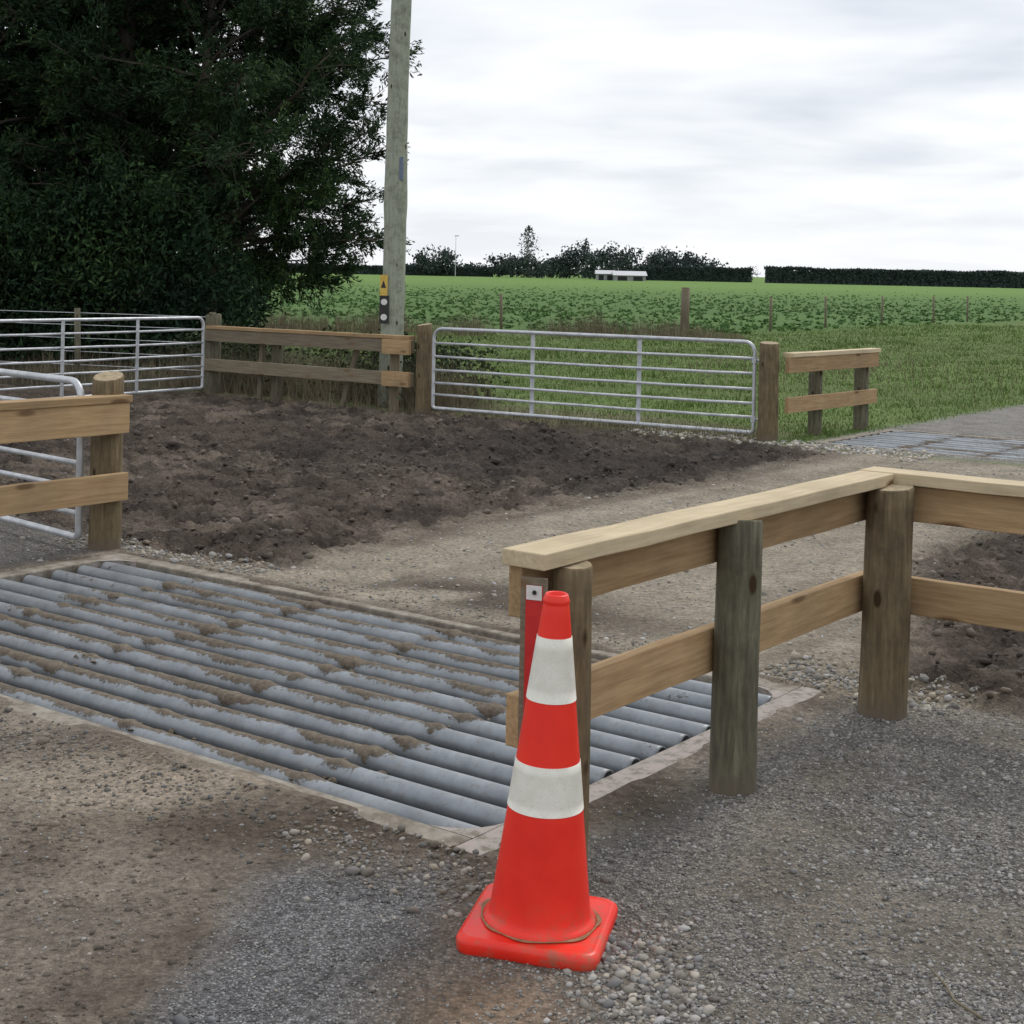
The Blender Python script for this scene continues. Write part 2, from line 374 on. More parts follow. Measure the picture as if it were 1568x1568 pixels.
# ------------------------------------------------------------ cattle grids
def ico():
    p=(1+5**.5)/2
    v=np.array([(-1,p,0),(1,p,0),(-1,-p,0),(1,-p,0),(0,-1,p),(0,1,p),(0,-1,-p),(0,1,-p),(p,0,-1),(p,0,1),(-p,0,-1),(-p,0,1)],float);v/=np.linalg.norm(v[0])
    f=np.array([(0,11,5),(0,5,1),(0,1,7),(0,7,10),(0,10,11),(1,5,9),(5,11,4),(11,10,2),(10,7,6),(7,1,8),(3,9,4),(3,4,2),(3,2,6),(3,6,8),(3,8,9),(4,9,5),(2,4,11),(6,2,10),(8,6,7),(9,8,1)])
    return v,f
IV,IF=ico()
def subd(v,f):
    v=[tuple(x) for x in v];cache={};nf=[]
    def mid(a,b):
        k=(min(a,b),max(a,b))
        if k not in cache:
            m=(np.array(v[a])+np.array(v[b]))/2;m/=np.linalg.norm(m);v.append(tuple(m));cache[k]=len(v)-1
        return cache[k]
    for a,b,c in f:
        x,y,z=mid(a,b),mid(b,c),mid(c,a);nf+=[(a,x,z),(b,y,x),(c,z,y),(x,y,z)]
    return np.array(v),np.array(nf)
IV2,IF2=subd(IV,IF)
def clod(rad):
    v=IV2*(1+rng.uniform(-.3,.3,(len(IV2),1)));v=v*np.array([random.uniform(.7,1.6),random.uniform(.7,1.6),random.uniform(.4,.8)])*rad
    return v,IF2
def cattle_grid(R,I,npipe,nbay,near):
    s0,s1,t0,t1=R;i0,i1,j0,j1=I
    c=ST((s0+s1)/2,(t0+t1)/2);e=empty('cattle_grid',c)
    X=Vector((.6,.8,0))
    mb=MB();zt=.010
    def rect(a,b,c_,d,m=0):
        z0=-.42;vs=[ST(a,c_,z0),ST(b,c_,z0),ST(b,d,z0),ST(a,d,z0),ST(a,c_,zt),ST(b,c_,zt),ST(b,d,zt),ST(a,d,zt)]
        mb.add(vs,[(4,5,6,7),(0,1,5,4),(1,2,6,5),(2,3,7,6),(3,0,4,7)],m)
    rect(s0,s1,t0,j0,1 if near else 0);rect(s0,s1,j1,t1)
    rect(s0,i0,j0,j1);rect(i1,s1,j0,j1)
    ch=.18
    for (a,b,sa,sb) in((i0,j0,1,1),(i1,j0,-1,1),(i0,j1,1,-1),(i1,j1,-1,-1)):
        arc=[]
        for q in range(6):
            th=math.pi/2*q/5;arc.append((a+sa*ch*(1-math.sin(th)),b+sb*ch*(1-math.cos(th))))
        p=[ST(a,b,zt-.002)]+[ST(u_,v_,zt-.002) for u_,v_ in arc];q_=[v-Vector((0,0,.15)) for v in p];n_=len(p)
        mb.add(p+q_,[tuple(range(n_))]+[(i,i+1,n_+i+1,n_+i) for i in range(1,n_-1)],1 if near else 0)
    mb.obj('concrete_rim',[M_conc,M_concp],e,bevel=.008)
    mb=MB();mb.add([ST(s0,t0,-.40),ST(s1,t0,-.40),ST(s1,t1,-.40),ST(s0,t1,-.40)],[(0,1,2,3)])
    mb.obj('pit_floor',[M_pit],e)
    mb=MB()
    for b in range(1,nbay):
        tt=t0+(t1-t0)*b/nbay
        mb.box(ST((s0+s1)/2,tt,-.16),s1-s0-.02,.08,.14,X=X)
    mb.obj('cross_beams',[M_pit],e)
    r=.043;n=18;st=.022 if near else .08;La=j1-j0-.06;NL=int(La/st);pitch=(i1-i0-.0)/(npipe)
    VV=[];FF=[];MU=[];base=0
    for p in range(npipe):
        sc=i0+pitch*(p+.5)+random.uniform(-.006,.006);zc=-.036+random.uniform(-.004,.004);sk=random.uniform(-.008,.008)
        tt=j0+.03+np.linspace(0,La,NL+1);a=np.linspace(0,2*np.pi,n,endpoint=False)
        Tm,Am=np.meshgrid(tt,a,indexing='ij')
        cx=sc+sk*(Tm-j0)/La;bay=(t1-t0)/nbay
        db=np.abs(((Tm-t0)/bay+.5)%1-.5)*bay
        mid=sm(.72,1.0,Tm-t0)*sm(t1-.6,t1-1.0,Tm)
        n1=fbm(Tm*1.0+p*3.3,np.sin(Am)*.09+np.cos(Am)*.09+p,4.0,90+p,4);n2=fbm(Tm,Am*.1+p,20,130+p,3)
        cs_=.45+.55*vn(Tm*0+p*7.7,np.round(Tm/bay)*3.1,55)
        mk=mid*(.90*np.cos(Am-.95)-.12)+(n1-.50)*1.5*(.45+.55*mid)+.85*cs_*np.exp(-(db/.05)**2)*mid-.12+(n2-.5)*.5
        if not near:mk=mk-.25
        mud=np.clip(mk+.25,0,1)
        rr=r+.005*sm(.42,.8,mud)*(0.4+1.1*n2)+.012*cs_*np.exp(-(db/.026)**2)*sm(.3,.7,mud)
        ssx=cx+rr*np.cos(Am);zz=zc+rr*np.sin(Am)
        W=np.stack([A0+.6*ssx-.8*Tm,A1+.8*ssx+.6*Tm,zz],-1).reshape(-1,3)
        end=[]
        for (rad,dt) in((r*.86,0),(r*.86,.12)):
            s2=cx[0]+rad*np.cos(a);z2=zc+rad*np.sin(a);t2=tt[0]+dt
            end.append(np.stack([A0+.6*s2-.8*t2,A1+.8*s2+.6*t2,z2],-1))
        VV.append(np.concatenate([W]+end));MU.append(np.concatenate([mud.ravel(),np.zeros(n),np.ones(n)]))
        N=(NL+1)*n;id_=np.arange(N).reshape(NL+1,n)
        f=np.stack([id_[:-1],np.roll(id_,-1,1)[:-1],np.roll(id_,-1,1)[1:],id_[1:]],-1).reshape(-1,4)
        e0=N+np.arange(n);e1=e0+n
        f2=np.stack([id_[0],e0,np.roll(e0,-1),np.roll(id_[0],-1)],-1);f3=np.stack([e0,e1,np.roll(e1,-1),np.roll(e0,-1)],-1)
        FF.append(np.concatenate([f,f2,f3])+base);base+=N+2*n
    npmesh('pipes',np.concatenate(VV),np.concatenate(FF),M_pipe,attr=('mud',np.concatenate(MU)),smooth=True,parent=e)
    mb=MB()
    for p in range(npipe):
        sc=i0+pitch*(p+.5)
        q=[]
        for j in range(12):
            a=2*math.pi*j/12;q.append(ST(sc+r*.84*math.cos(a),j0+.10,-.036+r*.84*math.sin(a)))
        mb.add(q,[tuple(range(12))])
    mb.obj('pipe_bore_shade',[M_dark],e)  # dark discs painted as the shade inside the open pipe ends
    if near:
        VV=[];FF=[];base=0
        for p in range(npipe):
            for b in range(1,nbay):
                for q in range(random.choice([1,2,4,6])):
                    ss=i0+pitch*(p+.5)+random.uniform(-.085,.085);tt=t0+(t1-t0)*b/nbay+random.gauss(0,.06)
                    inter=abs(ss-(i0+pitch*(p+.5)))>.045
                    rad=random.uniform(.004,.010) if not inter else random.uniform(.008,.018);zz=-.035 if inter else .004
                    v,f=clod(rad);v=v+np.array(ST(ss,tt,zz+random.uniform(-.012,.004)));VV.append(v);FF.append(f+base);base+=len(v)
            for q in range(24):
                ss=i0+pitch*(p+.5)+random.uniform(.02,.05);tt=random.uniform(.9,3.9)
                v,f=clod(random.uniform(.003,.008));v=v+np.array(ST(ss,tt,-.010+random.uniform(-.015,.006)));VV.append(v);FF.append(f+base);base+=len(v)
        npmesh('mud_clumps',np.concatenate(VV),np.concatenate(FF),M_clod,smooth=True,parent=e)
    return e
cattle_grid(G1r,G1i,12,5,True)
cattle_grid(G2r,G2i,10,5,False)
# ------------------------------------------------------------ fences
f=empty('timber_fence',ST(1.2,-.25))
post(f,'post_end',ST(.04,-.285),.062,.915,M_postb,slope=.1)
post(f,'post_middle',ST(1.057,-.27),.076,.918,M_post,tilt=(.012,0),slope=.15)
post(f,'post_corner',ST(2.272,-.30),.098,.918,M_postb,tilt=(.018,0),slope=.1)
board(f,'top_rail',ST(-.09,-.178,.845),ST(2.40,-.178,.845),.048,.146)
board(f,'lower_rail',ST(-.09,-.178,.475),ST(2.36,-.178,.475),.048,.15)
board(f,'cap_rail',ST(-.12,-.228,.946),ST(2.33,-.228,.946),.15,.047,M_cap)
board(f,'side_top_rail',ST(2.412,-.21,.845),ST(2.412,-3.6,.845),.048,.146)
board(f,'side_lower_rail',ST(2.412,-.21,.465),ST(2.412,-3.6,.465),.048,.15)
board(f,'side_cap_rail',ST(2.41,-.15,.947),ST(2.41,-3.6,.947),.148,.046,M_cap)
post(f,'side_post_1',ST(2.29,-1.7),.08,.918,M_post);post(f,'side_post_2',ST(2.29,-3.3),.08,.918,M_post)
f=empty('timber_fence',ST(1.3,4.8))
post(f,'post_corner',ST(2.46,4.90),.10,1.07,M_postb,slope=.25)
post(f,'post_middle',ST(1.2,4.86),.08,.9,M_post);post(f,'post_end',ST(.05,4.86),.08,.9,M_post)
board(f,'top_rail',ST(-.1,4.76,.825),ST(2.5,4.76,.825),.05,.19)
board(f,'lower_rail',ST(-.1,4.76,.40),ST(2.5,4.76,.40),.05,.17)
board(f,'cap_rail',ST(-.12,4.79,.944),ST(2.51,4.79,.944),.14,.046,M_board)
f=empty('timber_fence',ST(12.4,4.8))
post(f,'post_gate',(2.84,16.5),.112,1.075,M_postb,slope=.1)
post(f,'post_middle',(3.52,17.3),.08,.93,M_post);post(f,'post_end',(4.22,18.04),.085,.93,M_post)
board(f,'top_rail',ST(11.42,4.70,.84),ST(13.66,4.62,.84),.05,.17)
board(f,'lower_rail',ST(11.42,4.70,.40),ST(13.62,4.62,.40),.05,.17)
board(f,'cap_rail',ST(11.50,4.73,.949),ST(13.68,4.65,.949),.14,.046,M_cap)
f=empty('timber_fence',ST(11,11.5))
post(f,'post_gate',(-1.09,19.0),.10,1.12,M_postb,slope=.15)
post(f,'post_gate_left',(-4.24,21.4),.11,1.12,M_post,slope=.2)
post(f,'post_middle',(-3.22,20.75),.08,.93,M_post)
board(f,'prop_batten',ST(11.05,12.55,.0)+Vector((0,0,-.1)),ST(11.05,12.50,.9),.05,.07,M_oldboard)
board(f,'leaning_batten',ST(11.05,11.0,-.1),ST(11.05,10.7,.85),.05,.07,M_oldboard)
board(f,'top_rail',ST(10.93,9.65,.84),ST(10.93,13.6,.84),.05,.17,M_oldboard)
board(f,'lower_rail',ST(10.93,9.65,.42),ST(10.93,13.6,.42),.05,.17,M_oldboard)
board(f,'cap_rail',ST(10.96,9.7,.949),ST(10.96,13.5,.949),.14,.046,M_board)
board(f,'new_top_rail',ST(10.87,9.66,.83),ST(10.87,10.12,.83),.05,.19,M_board)
board(f,'new_lower_rail',ST(10.87,9.66,.42),ST(10.87,10.12,.42),.05,.19,M_board)
board(f,'short_post',ST(11.03,10.05,-.2),ST(11.03,10.05,.9),.1,.12,M_oldboard)
# hazard marker
e=empty('hazard_marker',ST(-.12,-.22,.6))
mb=MB();Xe=Vector((.9,-.35,0)).normalized()
pc=Vector((.080,4.200,0))
mb.box(pc+Vector((0,0,.66)),.050,.004,.44,X=Xe,m=0)
mb.box(pc+Vector((-.0007,-.0025,.86)),.046,.004,.04,X=Xe,m=1)
mb.box(pc+Vector((0,.012,.62)),.075,.018,.56,X=Xe,m=3)
mb.obj('marker_plate',[M_red,M_pw,M_pb,M_oldboard],e,bevel=.001)
mb=MB()
for z in(.862,.48):mb.tube([pc+Vector((0,-.012,z)),pc+Vector((0,.01,z))],.006,10,m=0)
mb.obj('marker_bolts',[M_dark],e)
# ------------------------------------------------------------ gates
def gate(p0,p1,zs,rc=.12,stays=(.333,.667),r=.019):
    p0=Vector((p0[0],p0[1],0));p1=Vector((p1[0],p1[1],0));d=(p1-p0);L=d.length;d.normalize()
    nrm=d.cross(Vector((0,0,1)));e=empty('metal_gate',(p0+p1)/2);mb=MB()
    zt=zs[0];zb=zs[-1]
    P=[]
    for (cx,cz,a0) in((L-rc,zt-rc,0),(rc,zt-rc,90),(rc*.35,zb+rc*.35,180),(L-rc*.35,zb+rc*.35,270)):
        rr=rc if a0<180 else rc*.35
        for q in range(7):
            a=math.radians(a0+90*q/6);P.append(p0+d*(cx+rr*math.cos(a))+Vector((0,0,cz+rr*math.sin(a))))
    mb.tube(P,r*1.15,10,ref=nrm,closed=True)
    mb.obj('frame',[M_galv],e,smooth=True)
    mb=MB()
    for z in zs[1:-1]:
        pts=[p0+d*(L*q/8)+Vector((0,0,z-.006*math.sin(math.pi*q/8)+random.uniform(-.003,.003))) for q in range(9)]
        mb.tube(pts,r*.85,8,ref=nrm)
    mb.obj('bars',[M_galv],e,smooth=True)
    mb=MB()
    for sfr in stays:
        c=p0+d*(L*sfr)+nrm*(-r*1.3)
        mb.box(c+Vector((0,0,(zt+zb)/2)),.055,.008,zt-zb+.02,X=d)
        for z in zs:mb.tube([c-nrm*.012+Vector((0,0,z)),c+nrm*.03+Vector((0,0,z))],.011,6)
    mb.obj('stays',[M_galv],e,bevel=.002)
    mb=MB()
    for z in(zt-.2,zb+.15):
        mb.tube([p1-d*.02+Vector((0,0,z)),p1+d*.11+Vector((0,0,z))],.012,8)
        mb.box(p1+Vector((0,0,z)),.05,.05,.06,X=d)
    mb.obj('hinges',[M_galv],e)
    return e
ZB=[1.08,.90,.73,.56,.40,.25,.08]
gate((-.965,18.9),(2.70,16.6),ZB)
gate((-2.66,9.33),(-5.6,12.2),[1.04,.87,.70,.53,.375,.22,.07],r=.02)
gate((-4.33,21.15),(-6.35,17.9),[1.09,.92,.74,.57,.41,.26,.10])
# ------------------------------------------------------------ utility pole
e=empty('utility_pole',(-1.6,19.95,0));mb=MB()
P=[];R=[];px,py=-1.6,19.95
for i in range(46):
    z=-.5+9.5*i/45;b=.018*math.exp(-((z-2.75)/.16)**2)+.012*math.exp(-((z-3.2)/.1)**2)
    P.append((px+.012*z+.012*math.sin(z*1.1),py,z));R.append(.158-.0045*z+b+random.uniform(-.002,.002))
mb.tube(P,R,24,ref=Vector((0,1,0)));ob=mb.obj('pole',[M_pole],e,smooth=True)
mb=MB()
def plate(z0,z1,w,m,off,dx=0):
    mb.box((px+dx+.012*(z0+z1)/2,py-.150-off,(z0+z1)/2),w,.004,z1-z0,m=m)
plate(1.46,1.74,.10,0,.02,-.105);plate(1.10,1.47,.125,1,.022,-.09)
mb.box((px+.11,py-.13,3.15),.05,.03,.30,m=3)
for z in(1.385,1.185):
    c=Vector((px-.078,py-.150-.025,z));q=[c+Vector((.042*math.cos(a),0,.042*math.sin(a))) for a in[2*math.pi*j/20 for j in range(20)]]
    mb.add(q,[tuple(range(20))],2)
c=Vector((px-.09,py-.150-.023,1.62));mb.add([c+Vector((-.035,0,-.05)),c+Vector((.035,0,-.05)),c+Vector((0,0,.05))],[(0,1,2)],1)
mb.obj('pole_plates',[M_py,M_pb,M_pw,M_pbl],e)
# ------------------------------------------------------------ traffic cone
e=empty('traffic_cone',(.106,3.99,.014));e.rotation_euler=(.01,.036,math.radians(-13))
def lathe(prof,n=64):
    v=[];f=[]
    for r,z in prof:
        for j in range(n):
            a=2*math.pi*j/n;v.append((r*math.cos(a),r*math.sin(a),z))
    for i in range(len(prof)-1):
        for j in range(n):
            j2=(j+1)%n;f.append((i*n+j,i*n+j2,(i+1)*n+j2,(i+1)*n+j))
    return v,f
def localobj(name,v,f,mat,par,smooth=True):
    me=bpy.data.meshes.new(name);me.from_pydata(v,[],f);me.materials.append(mat)
    if smooth:me.polygons.foreach_set('use_smooth',[True]*len(f))
    ob=bpy.data.objects.new(name,me);COL.objects.link(ob);ob.parent=par
    return ob
rc=lambda z:.133-(z-.06)*.1215
prof=[(.150,.030),(.149,.038),(.141,.041),(.137,.046),(.134,.058)]+[(rc(z),z) for z in np.linspace(.07,.865,26)]+[(.0345,.868),(.036,.872),(.036,.878),(.033,.884),(.0315,.891),(.028,.894),(.024,.892),(.023,.86),(.025,.80)]
v,fc=lathe(prof);localobj('cone_body',v,fc,M_orange,e)
for nm,(za,zb) in(('upper_band',(.617,.782)),('lower_band',(.331,.455))):
    pr=[(rc(za)+.0002,za-.0005),(rc(za)+.0016,za)]+[(rc(z)+.0016,z) for z in np.linspace(za,zb,6)]+[(rc(zb)+.0016,zb),(rc(zb)+.0002,zb+.0005)]
    v,fc=lathe(pr);localobj(nm,v,fc,M_white,e)
def sq(h,r,z,n=8):
    P=[]
    for cx,cy,a0 in((h-r,h-r,0),(-h+r,h-r,90),(-h+r,-h+r,180),(h-r,-h+r,270)):
        for q in range(n+1):
            a=math.radians(a0+90*q/n);P.append((cx+r*math.cos(a),cy+r*math.sin(a),z))
    return P
rings=[sq(.180,.035,-.018),sq(.187,.04,-.006),sq(.188,.04,.014),sq(.185,.04,.023),sq(.178,.04,.029),sq(.172,.038,.031),sq(.166,.04,.0285)]
v=[p for r_ in rings for p in r_];m=len(rings[0]);fc=[]
for i in range(len(rings)-1):
    for j in range(m):
        j2=(j+1)%m;fc.append((i*m+j,i*m+j2,(i+1)*m+j2,(i+1)*m+j))
fc.append(tuple((len(rings)-1)*m+j for j in range(m)))
ob=localobj('cone_base',v,fc,M_orange,e);ob.data.polygons[len(fc)-1].use_smooth=False
k=NT('dried_mud');M_dry=k.out(k.ramp(k.noise(k.coord(),40),[(.3,(.22,.12,.06)),(.7,(.36,.22,.12))]),.95)
v=[];fc=[];n=96
for j in range(n):
    a=2*math.pi*j/n;wd=.004+.010*abs(math.sin(a*2.3+1))*(0.5+.5*math.sin(a*7))
    v+=[(.1515*math.cos(a),.1515*math.sin(a),.0335),((.1515+wd)*math.cos(a),(.1515+wd)*math.sin(a),.0325)]
for j in range(n):
    j2=(j+1)%n;fc.append((2*j,2*j+1,2*j2+1,2*j2))
localobj('mud_ring',v,fc,M_dry,e)
# ------------------------------------------------------------ stones and clods
def scatter(name,X,Y,rad,colr,flat=.65,mat=None,sink=.25):
    iv,jf=(IV,IF)
    s,t,z,_,_,_=ground(X,Y)
    ok=~((s>.02)&(s<2.38)&(t>.02)&(t<4.66)) & ~((s>G2i[0])&(s<G2i[1])&(t>G2i[2])&(t<G2i[3]))
    X,Y,z,rad,colr=X[ok],Y[ok],z[ok],rad[ok],colr[ok];N=len(X);nv=len(iv)
    sc=rng.uniform(.65,1.35,(N,1,3));sc[:,:,2]*=flat
    v=iv[None]*(1+rng.uniform(-.25,.25,(N,nv,1)))*sc
    a=rng.uniform(0,2*np.pi,N);ca,sa=np.cos(a)[:,None],np.sin(a)[:,None]
    b=rng.normal(0,.35,N);cb,sb=np.cos(b)[:,None],np.sin(b)[:,None]
    x,y,zz=v[...,0],v[...,1],v[...,2]
    y,zz=y*cb-zz*sb,y*sb+zz*cb
    x,y=x*ca-y*sa,x*sa+y*ca
    V=np.stack([x,y,zz],-1)*rad[:,None,None]
    V+=np.stack([X,Y,z+rad*flat*(1-sink*2)*.6],-1)[:,None]
    F=(jf[None]+(np.arange(N)*nv)[:,None,None]).reshape(-1,3)
    cc=np.repeat(np.concatenate([colr,np.ones((N,1))],-1),nv,0)
    return npmesh(name,V.reshape(-1,3),F,mat or M_stone,cols=cc)
def frust(n,y0,y1,xl=-.37,xr=.37,pw=1.0):
    Y=y0+(y1-y0)*rng.random(n)**pw;X=Y*(xl+(xr-xl)*rng.random(n));return X,Y
def stonecol(n,lo,hi,warm=.14):
    g=lo+(hi-lo)*rng.random(n)**1.4;w=rng.uniform(0,warm,n);return np.stack([g*(1+w),g*(1+w*.25),g*(1-w)],-1)
XS=[];YS=[];RS=[];CSs=[]
def put(X,Y,r,c):XS.append(X);YS.append(Y);RS.append(r);CSs.append(c)
X,Y=frust(70000,3.4,7.6,-.02,.38,1.3);s,t,z,c,g,mm=ground(X,Y)
ok=(t<-.04)&(s<2.75)&(rng.random(len(X))<np.clip((g-.25)*1.3,.2,1)*(.55+.45*sm(.36,.58,fbm(X,Y,2.6,210,3))))
X,Y=X[ok],Y[ok];n=len(X);sz=np.clip(1.0-.25*(sm(1.1,.3,X)),0,2);put(X,Y,(rng.gamma(2.0,.00125,n)+.0015)*sz,stonecol(n,.13,.38,.10))
X,Y=frust(15000,3.4,4.7,-.36,0.02);s,t,z,c,g,mm=ground(X,Y);ok=(rng.random(len(X))<mm['chip']);X,Y=X[ok],Y[ok];n=len(X)
put(X,Y,rng.uniform(.002,.0040,n),stonecol(n,.11,.36,.02))
X,Y=frust(14000,3.4,8,-.37,.06);s,t,z,c,g,mm=ground(X,Y);ok=(s<0)&(rng.random(len(X))<.12+.88*sm(.44,.6,fbm(X,Y,1.3,201,3)));X,Y=X[ok],Y[ok];n=len(X)
put(X,Y,rng.gamma(1.6,.0012,n)+.0013,stonecol(n,.10,.36))
X,Y=frust(13000,7,17,-.37,.37);s,t,z,c,g,mm=ground(X,Y);ok=(mm['lane']>.4)|((s<3)&(t>4.7))|(rng.random(len(X))<.06);X,Y=X[ok],Y[ok];n=len(X)
put(X,Y,rng.gamma(1.7,.0022,n)+.002,stonecol(n,.16,.46))
def spill(n,sa,sb,ta,tb,rm,lo=.16,hi=.42):
    s=rng.normal((sa+sb)/2,(sb-sa)/3,n);t=rng.uniform(ta,tb,n);put(A0+.6*s-.8*t,A1+.8*s+.6*t,rng.gamma(3,rm/3,n)+.002,stonecol(n,lo,hi,.2))
spill(900,2.42,2.85,-.5,.4,.007);spill(800,2.42,2.75,3.6,5.4,.007);spill(500,2.4,2.7,.5,3.3,.004,.12,.3)
spill(1500,11.0,11.5,3.0,6.5,.012,.25,.55);spill(500,-.35,.0,-.2,.6,.005,.12,.32);spill(900,-.35,.02,.6,3,.004,.09,.22)
X=rng.normal(.36,.09,560);Y=rng.normal(3.74,.18,560);put(X,Y,rng.gamma(4,.0014,560)+.003,stonecol(560,.16,.42,.15))
scatter('gravel',np.concatenate(XS),np.concatenate(YS),np.concatenate(RS),np.concatenate(CSs))
X,Y=frust(21000,6.2,19,-.37,.37);s,t,z,c,g,mm=ground(X,Y);ok=(mm['mud']>.5)&(rng.random(len(X))<.25+.75*sm(.42,.6,fbm(X,Y,2.0,310,3)));X,Y=X[ok],Y[ok];n=len(X)
cc=c[ok]*rng.uniform(.6,1.8,(n,1))
X2,Y2=frust(5500,3.4,6.5,-.37,.1);s,t,z,c,g,mm=ground(X2,Y2);ok=(s<-.02)&(fbm(X2,Y2,1.7,301,3)>.50);X2,Y2=X2[ok],Y2[ok];c2=c[ok]*rng.uniform(.5,1.2,(len(X2),1))
scatter('soil_clods',np.concatenate([X,X2]),np.concatenate([Y,Y2]),np.concatenate([rng.gamma(1.4,.0065,n)+.003,rng.gamma(1.6,.0022,len(X2))+.0018]),np.concatenate([cc,c2]),flat=.65,sink=.35)
mb=MB();P=[(1.145,3.55,.012),(1.10,3.62,.02),(1.105,3.70,.016),(1.085,3.80,.022)];mb.tube(P,[.003,.0035,.003,.002],6)
mb.obj('dry_twig',[M_dead],smooth=True)
# ------------------------------------------------------------ vegetation
def leaves(P,D,L,W):
    n=len(P);D=D/np.linalg.norm(D,axis=1,keepdims=True)
    r=rng.normal(size=(n,3));Sd=np.cross(D,r);Sd/=np.linalg.norm(Sd,axis=1,keepdims=True)
    L=L[:,None];W=W[:,None]
    V=np.stack([P,P+D*L*.45+Sd*W,P+D*L,P+D*L*.45-Sd*W],1).reshape(-1,3)
    F=np.arange(4*n).reshape(n,4);return V,F
def conifer(base,H,Rmax,nl,z0,mat,subs=16,spr=7,K=11,bias=None,open_=False,seed=1,wl=1.0):
    rnd=random.Random(seed)
    bx,by=base;e=empty('conifer_tree',(bx,by,0));mb=MB()
    P=[Vector((bx+.1*math.sin(i*.9+seed),by+.1*math.cos(i*1.3),-.3+(H+.1)*i/12)) for i in range(13)]
    r0=(.026 if not open_ else .016)*H
    mb.tube(P,[r0*(1-i/12.6) for i in range(13)],9)
    pts=[];dirs=[]
    for i in range(nl):
        h=z0+(H*.96-z0)*((i+rnd.random())/nl);hf=(h-z0)/(H-z0)
        az=i*2.399+rnd.uniform(-.4,.4)
        if bias is not None and rnd.random()<bias[1]:az=bias[0]+rnd.gauss(0,.75)
        L=Rmax*(1-.82*hf**1.5)*rnd.uniform(.6,1.08)
        el=math.radians(rnd.uniform(2,28) if not open_ else rnd.uniform(-4,55)*(0.5+.8*hf)+8)
        if open_ and h<3.2:L*=.80
        d=Vector((math.cos(az)*math.cos(el),math.sin(az)*math.cos(el),math.sin(el)))
        p=Vector((bx,by,h));pl=[p.copy()];n=9
        for q in range(n):
            d=(d+Vector((rnd.gauss(0,.12),rnd.gauss(0,.12),rnd.gauss(-.005,.08)+(.05 if open_ and q>5 else 0)))).normalized()
            p=p+d*(L/n);pl.append(p.copy())
        rb=.012*L+.012
        mb.tube(pl,[rb*(1-.85*q/n) for q in range(n+1)],5,cap=False)
        for sb in range(subs):
            f0=rnd.uniform(.22 if not open_ else .26,1.0);q=min(int(f0*n),n-1);fr=f0*n-q;sp=pl[q].lerp(pl[q+1],fr)
            if sp.z<.5:continue
            dd=(pl[q+1]-pl[q]).normalized()
            sd=(dd*.7+Vector((rnd.gauss(0,.7),rnd.gauss(0,.7),rnd.gauss(.05,.4)))).normalized()
            sl=L*rnd.uniform(.08,.22)*(1.15-.45*f0)+.15;ep=sp+sd*sl+Vector((0,0,-.06*sl))
            mb.tube([sp,(sp+ep)/2+Vector((0,0,.04*sl)),ep],[.013,.009,.003],3,cap=False)
            if open_:
                cs_=rnd.uniform(.05,.13)
                for w in range(int(spr*rnd.uniform(.4,1.8))):
                    u=rnd.uniform(.4,1.1);c=sp.lerp(ep,u)+Vector((rnd.gauss(0,cs_),rnd.gauss(0,cs_),rnd.gauss(0,cs_)))
                    fd=(sd+Vector((rnd.gauss(0,.45),rnd.gauss(0,.45),rnd.gauss(-.2,.35)))).normalized()
                    pts.append(c);dirs.append(fd)
            else:
                for w in range(spr):
                    u=rnd.uniform(.15,1.05);c=sp.lerp(ep,u)+Vector((rnd.gauss(0,.07),rnd.gauss(0,.07),rnd.gauss(0,.06)))
                    fd=(sd+Vector((rnd.gauss(0,.5),rnd.gauss(0,.5),rnd.gauss(-.05,.4)))).normalized()
                    pts.append(c);dirs.append(fd)
    mb.obj('trunk_and_limbs',[M_bark],e,smooth=True)
    P=np.repeat(np.array(pts),K,0);D=np.repeat(np.array(dirs),K,0)
    u=rng.uniform(0,.24,(len(P),1));P=P+D*u+rng.normal(0,.028,P.shape);D=D+rng.normal(0,.40,D.shape)
    V,F=leaves(P,D,rng.uniform(.06,.16,len(P))*wl,rng.uniform(.009,.021,len(P))*wl)
    npmesh('foliage',V,F,mat,parent=e)
    return e
conifer((-6.1,30),11.4,4.9,94,1.4,M_con,subs=19,spr=12,K=13,bias=(-.1,.5),open_=True,seed=12)
conifer((-7.9,30.2),14,3.0,140,.5,M_con2,subs=16,spr=6,K=11,seed=8,wl=1.1)
conifer((-11.0,29.5),13,3.6,110,.5,M_con2,subs=15,spr=6,K=11,seed=15,wl=1.1)
conifer((-9.9,34),14,3.6,60,.5,M_con2,subs=13,spr=6,K=7,seed=23,wl=1.6)
conifer((-6.9,33.5),5.4,2.3,44,.4,M_con2,subs=13,spr=6,K=7,seed=31,wl=1.5)
n=34000;th=rng.uniform(0,2*np.pi,n);cx=rng.choice([-8.7,-10.4,-12.4,-8.2],n);hh=rng.uniform(.2,12.5,n)
rr=np.sqrt(rng.random(n))*(2.2*(1-(hh/15)**2));P=np.stack([cx+rr*np.cos(th),31.6+rr*np.sin(th),hh],-1)
n=30000;X=rng.uniform(-13,-4.7,n);Y=28.2+rng.normal(0,.6,n);Z=rng.random(n)*(1.3+3.4*fbm(X,Y*.3,.8,540,3)*sm(-4.5,-6.0,X));P2=np.stack([X,Y,Z+.05],-1)
V,F=leaves(P,rng.normal(size=P.shape),rng.uniform(.2,.42,len(P)),rng.uniform(.05,.10,len(P)))
V2,F2=leaves(P2,rng.normal(size=P2.shape)+np.array([0,0,.5]),rng.uniform(.06,.20,len(P2)),rng.uniform(.012,.035,len(P2)))
npmesh('shelter_belt_undergrowth',np.concatenate([V,V2]),np.concatenate([F,F2+len(V)]),M_con2)
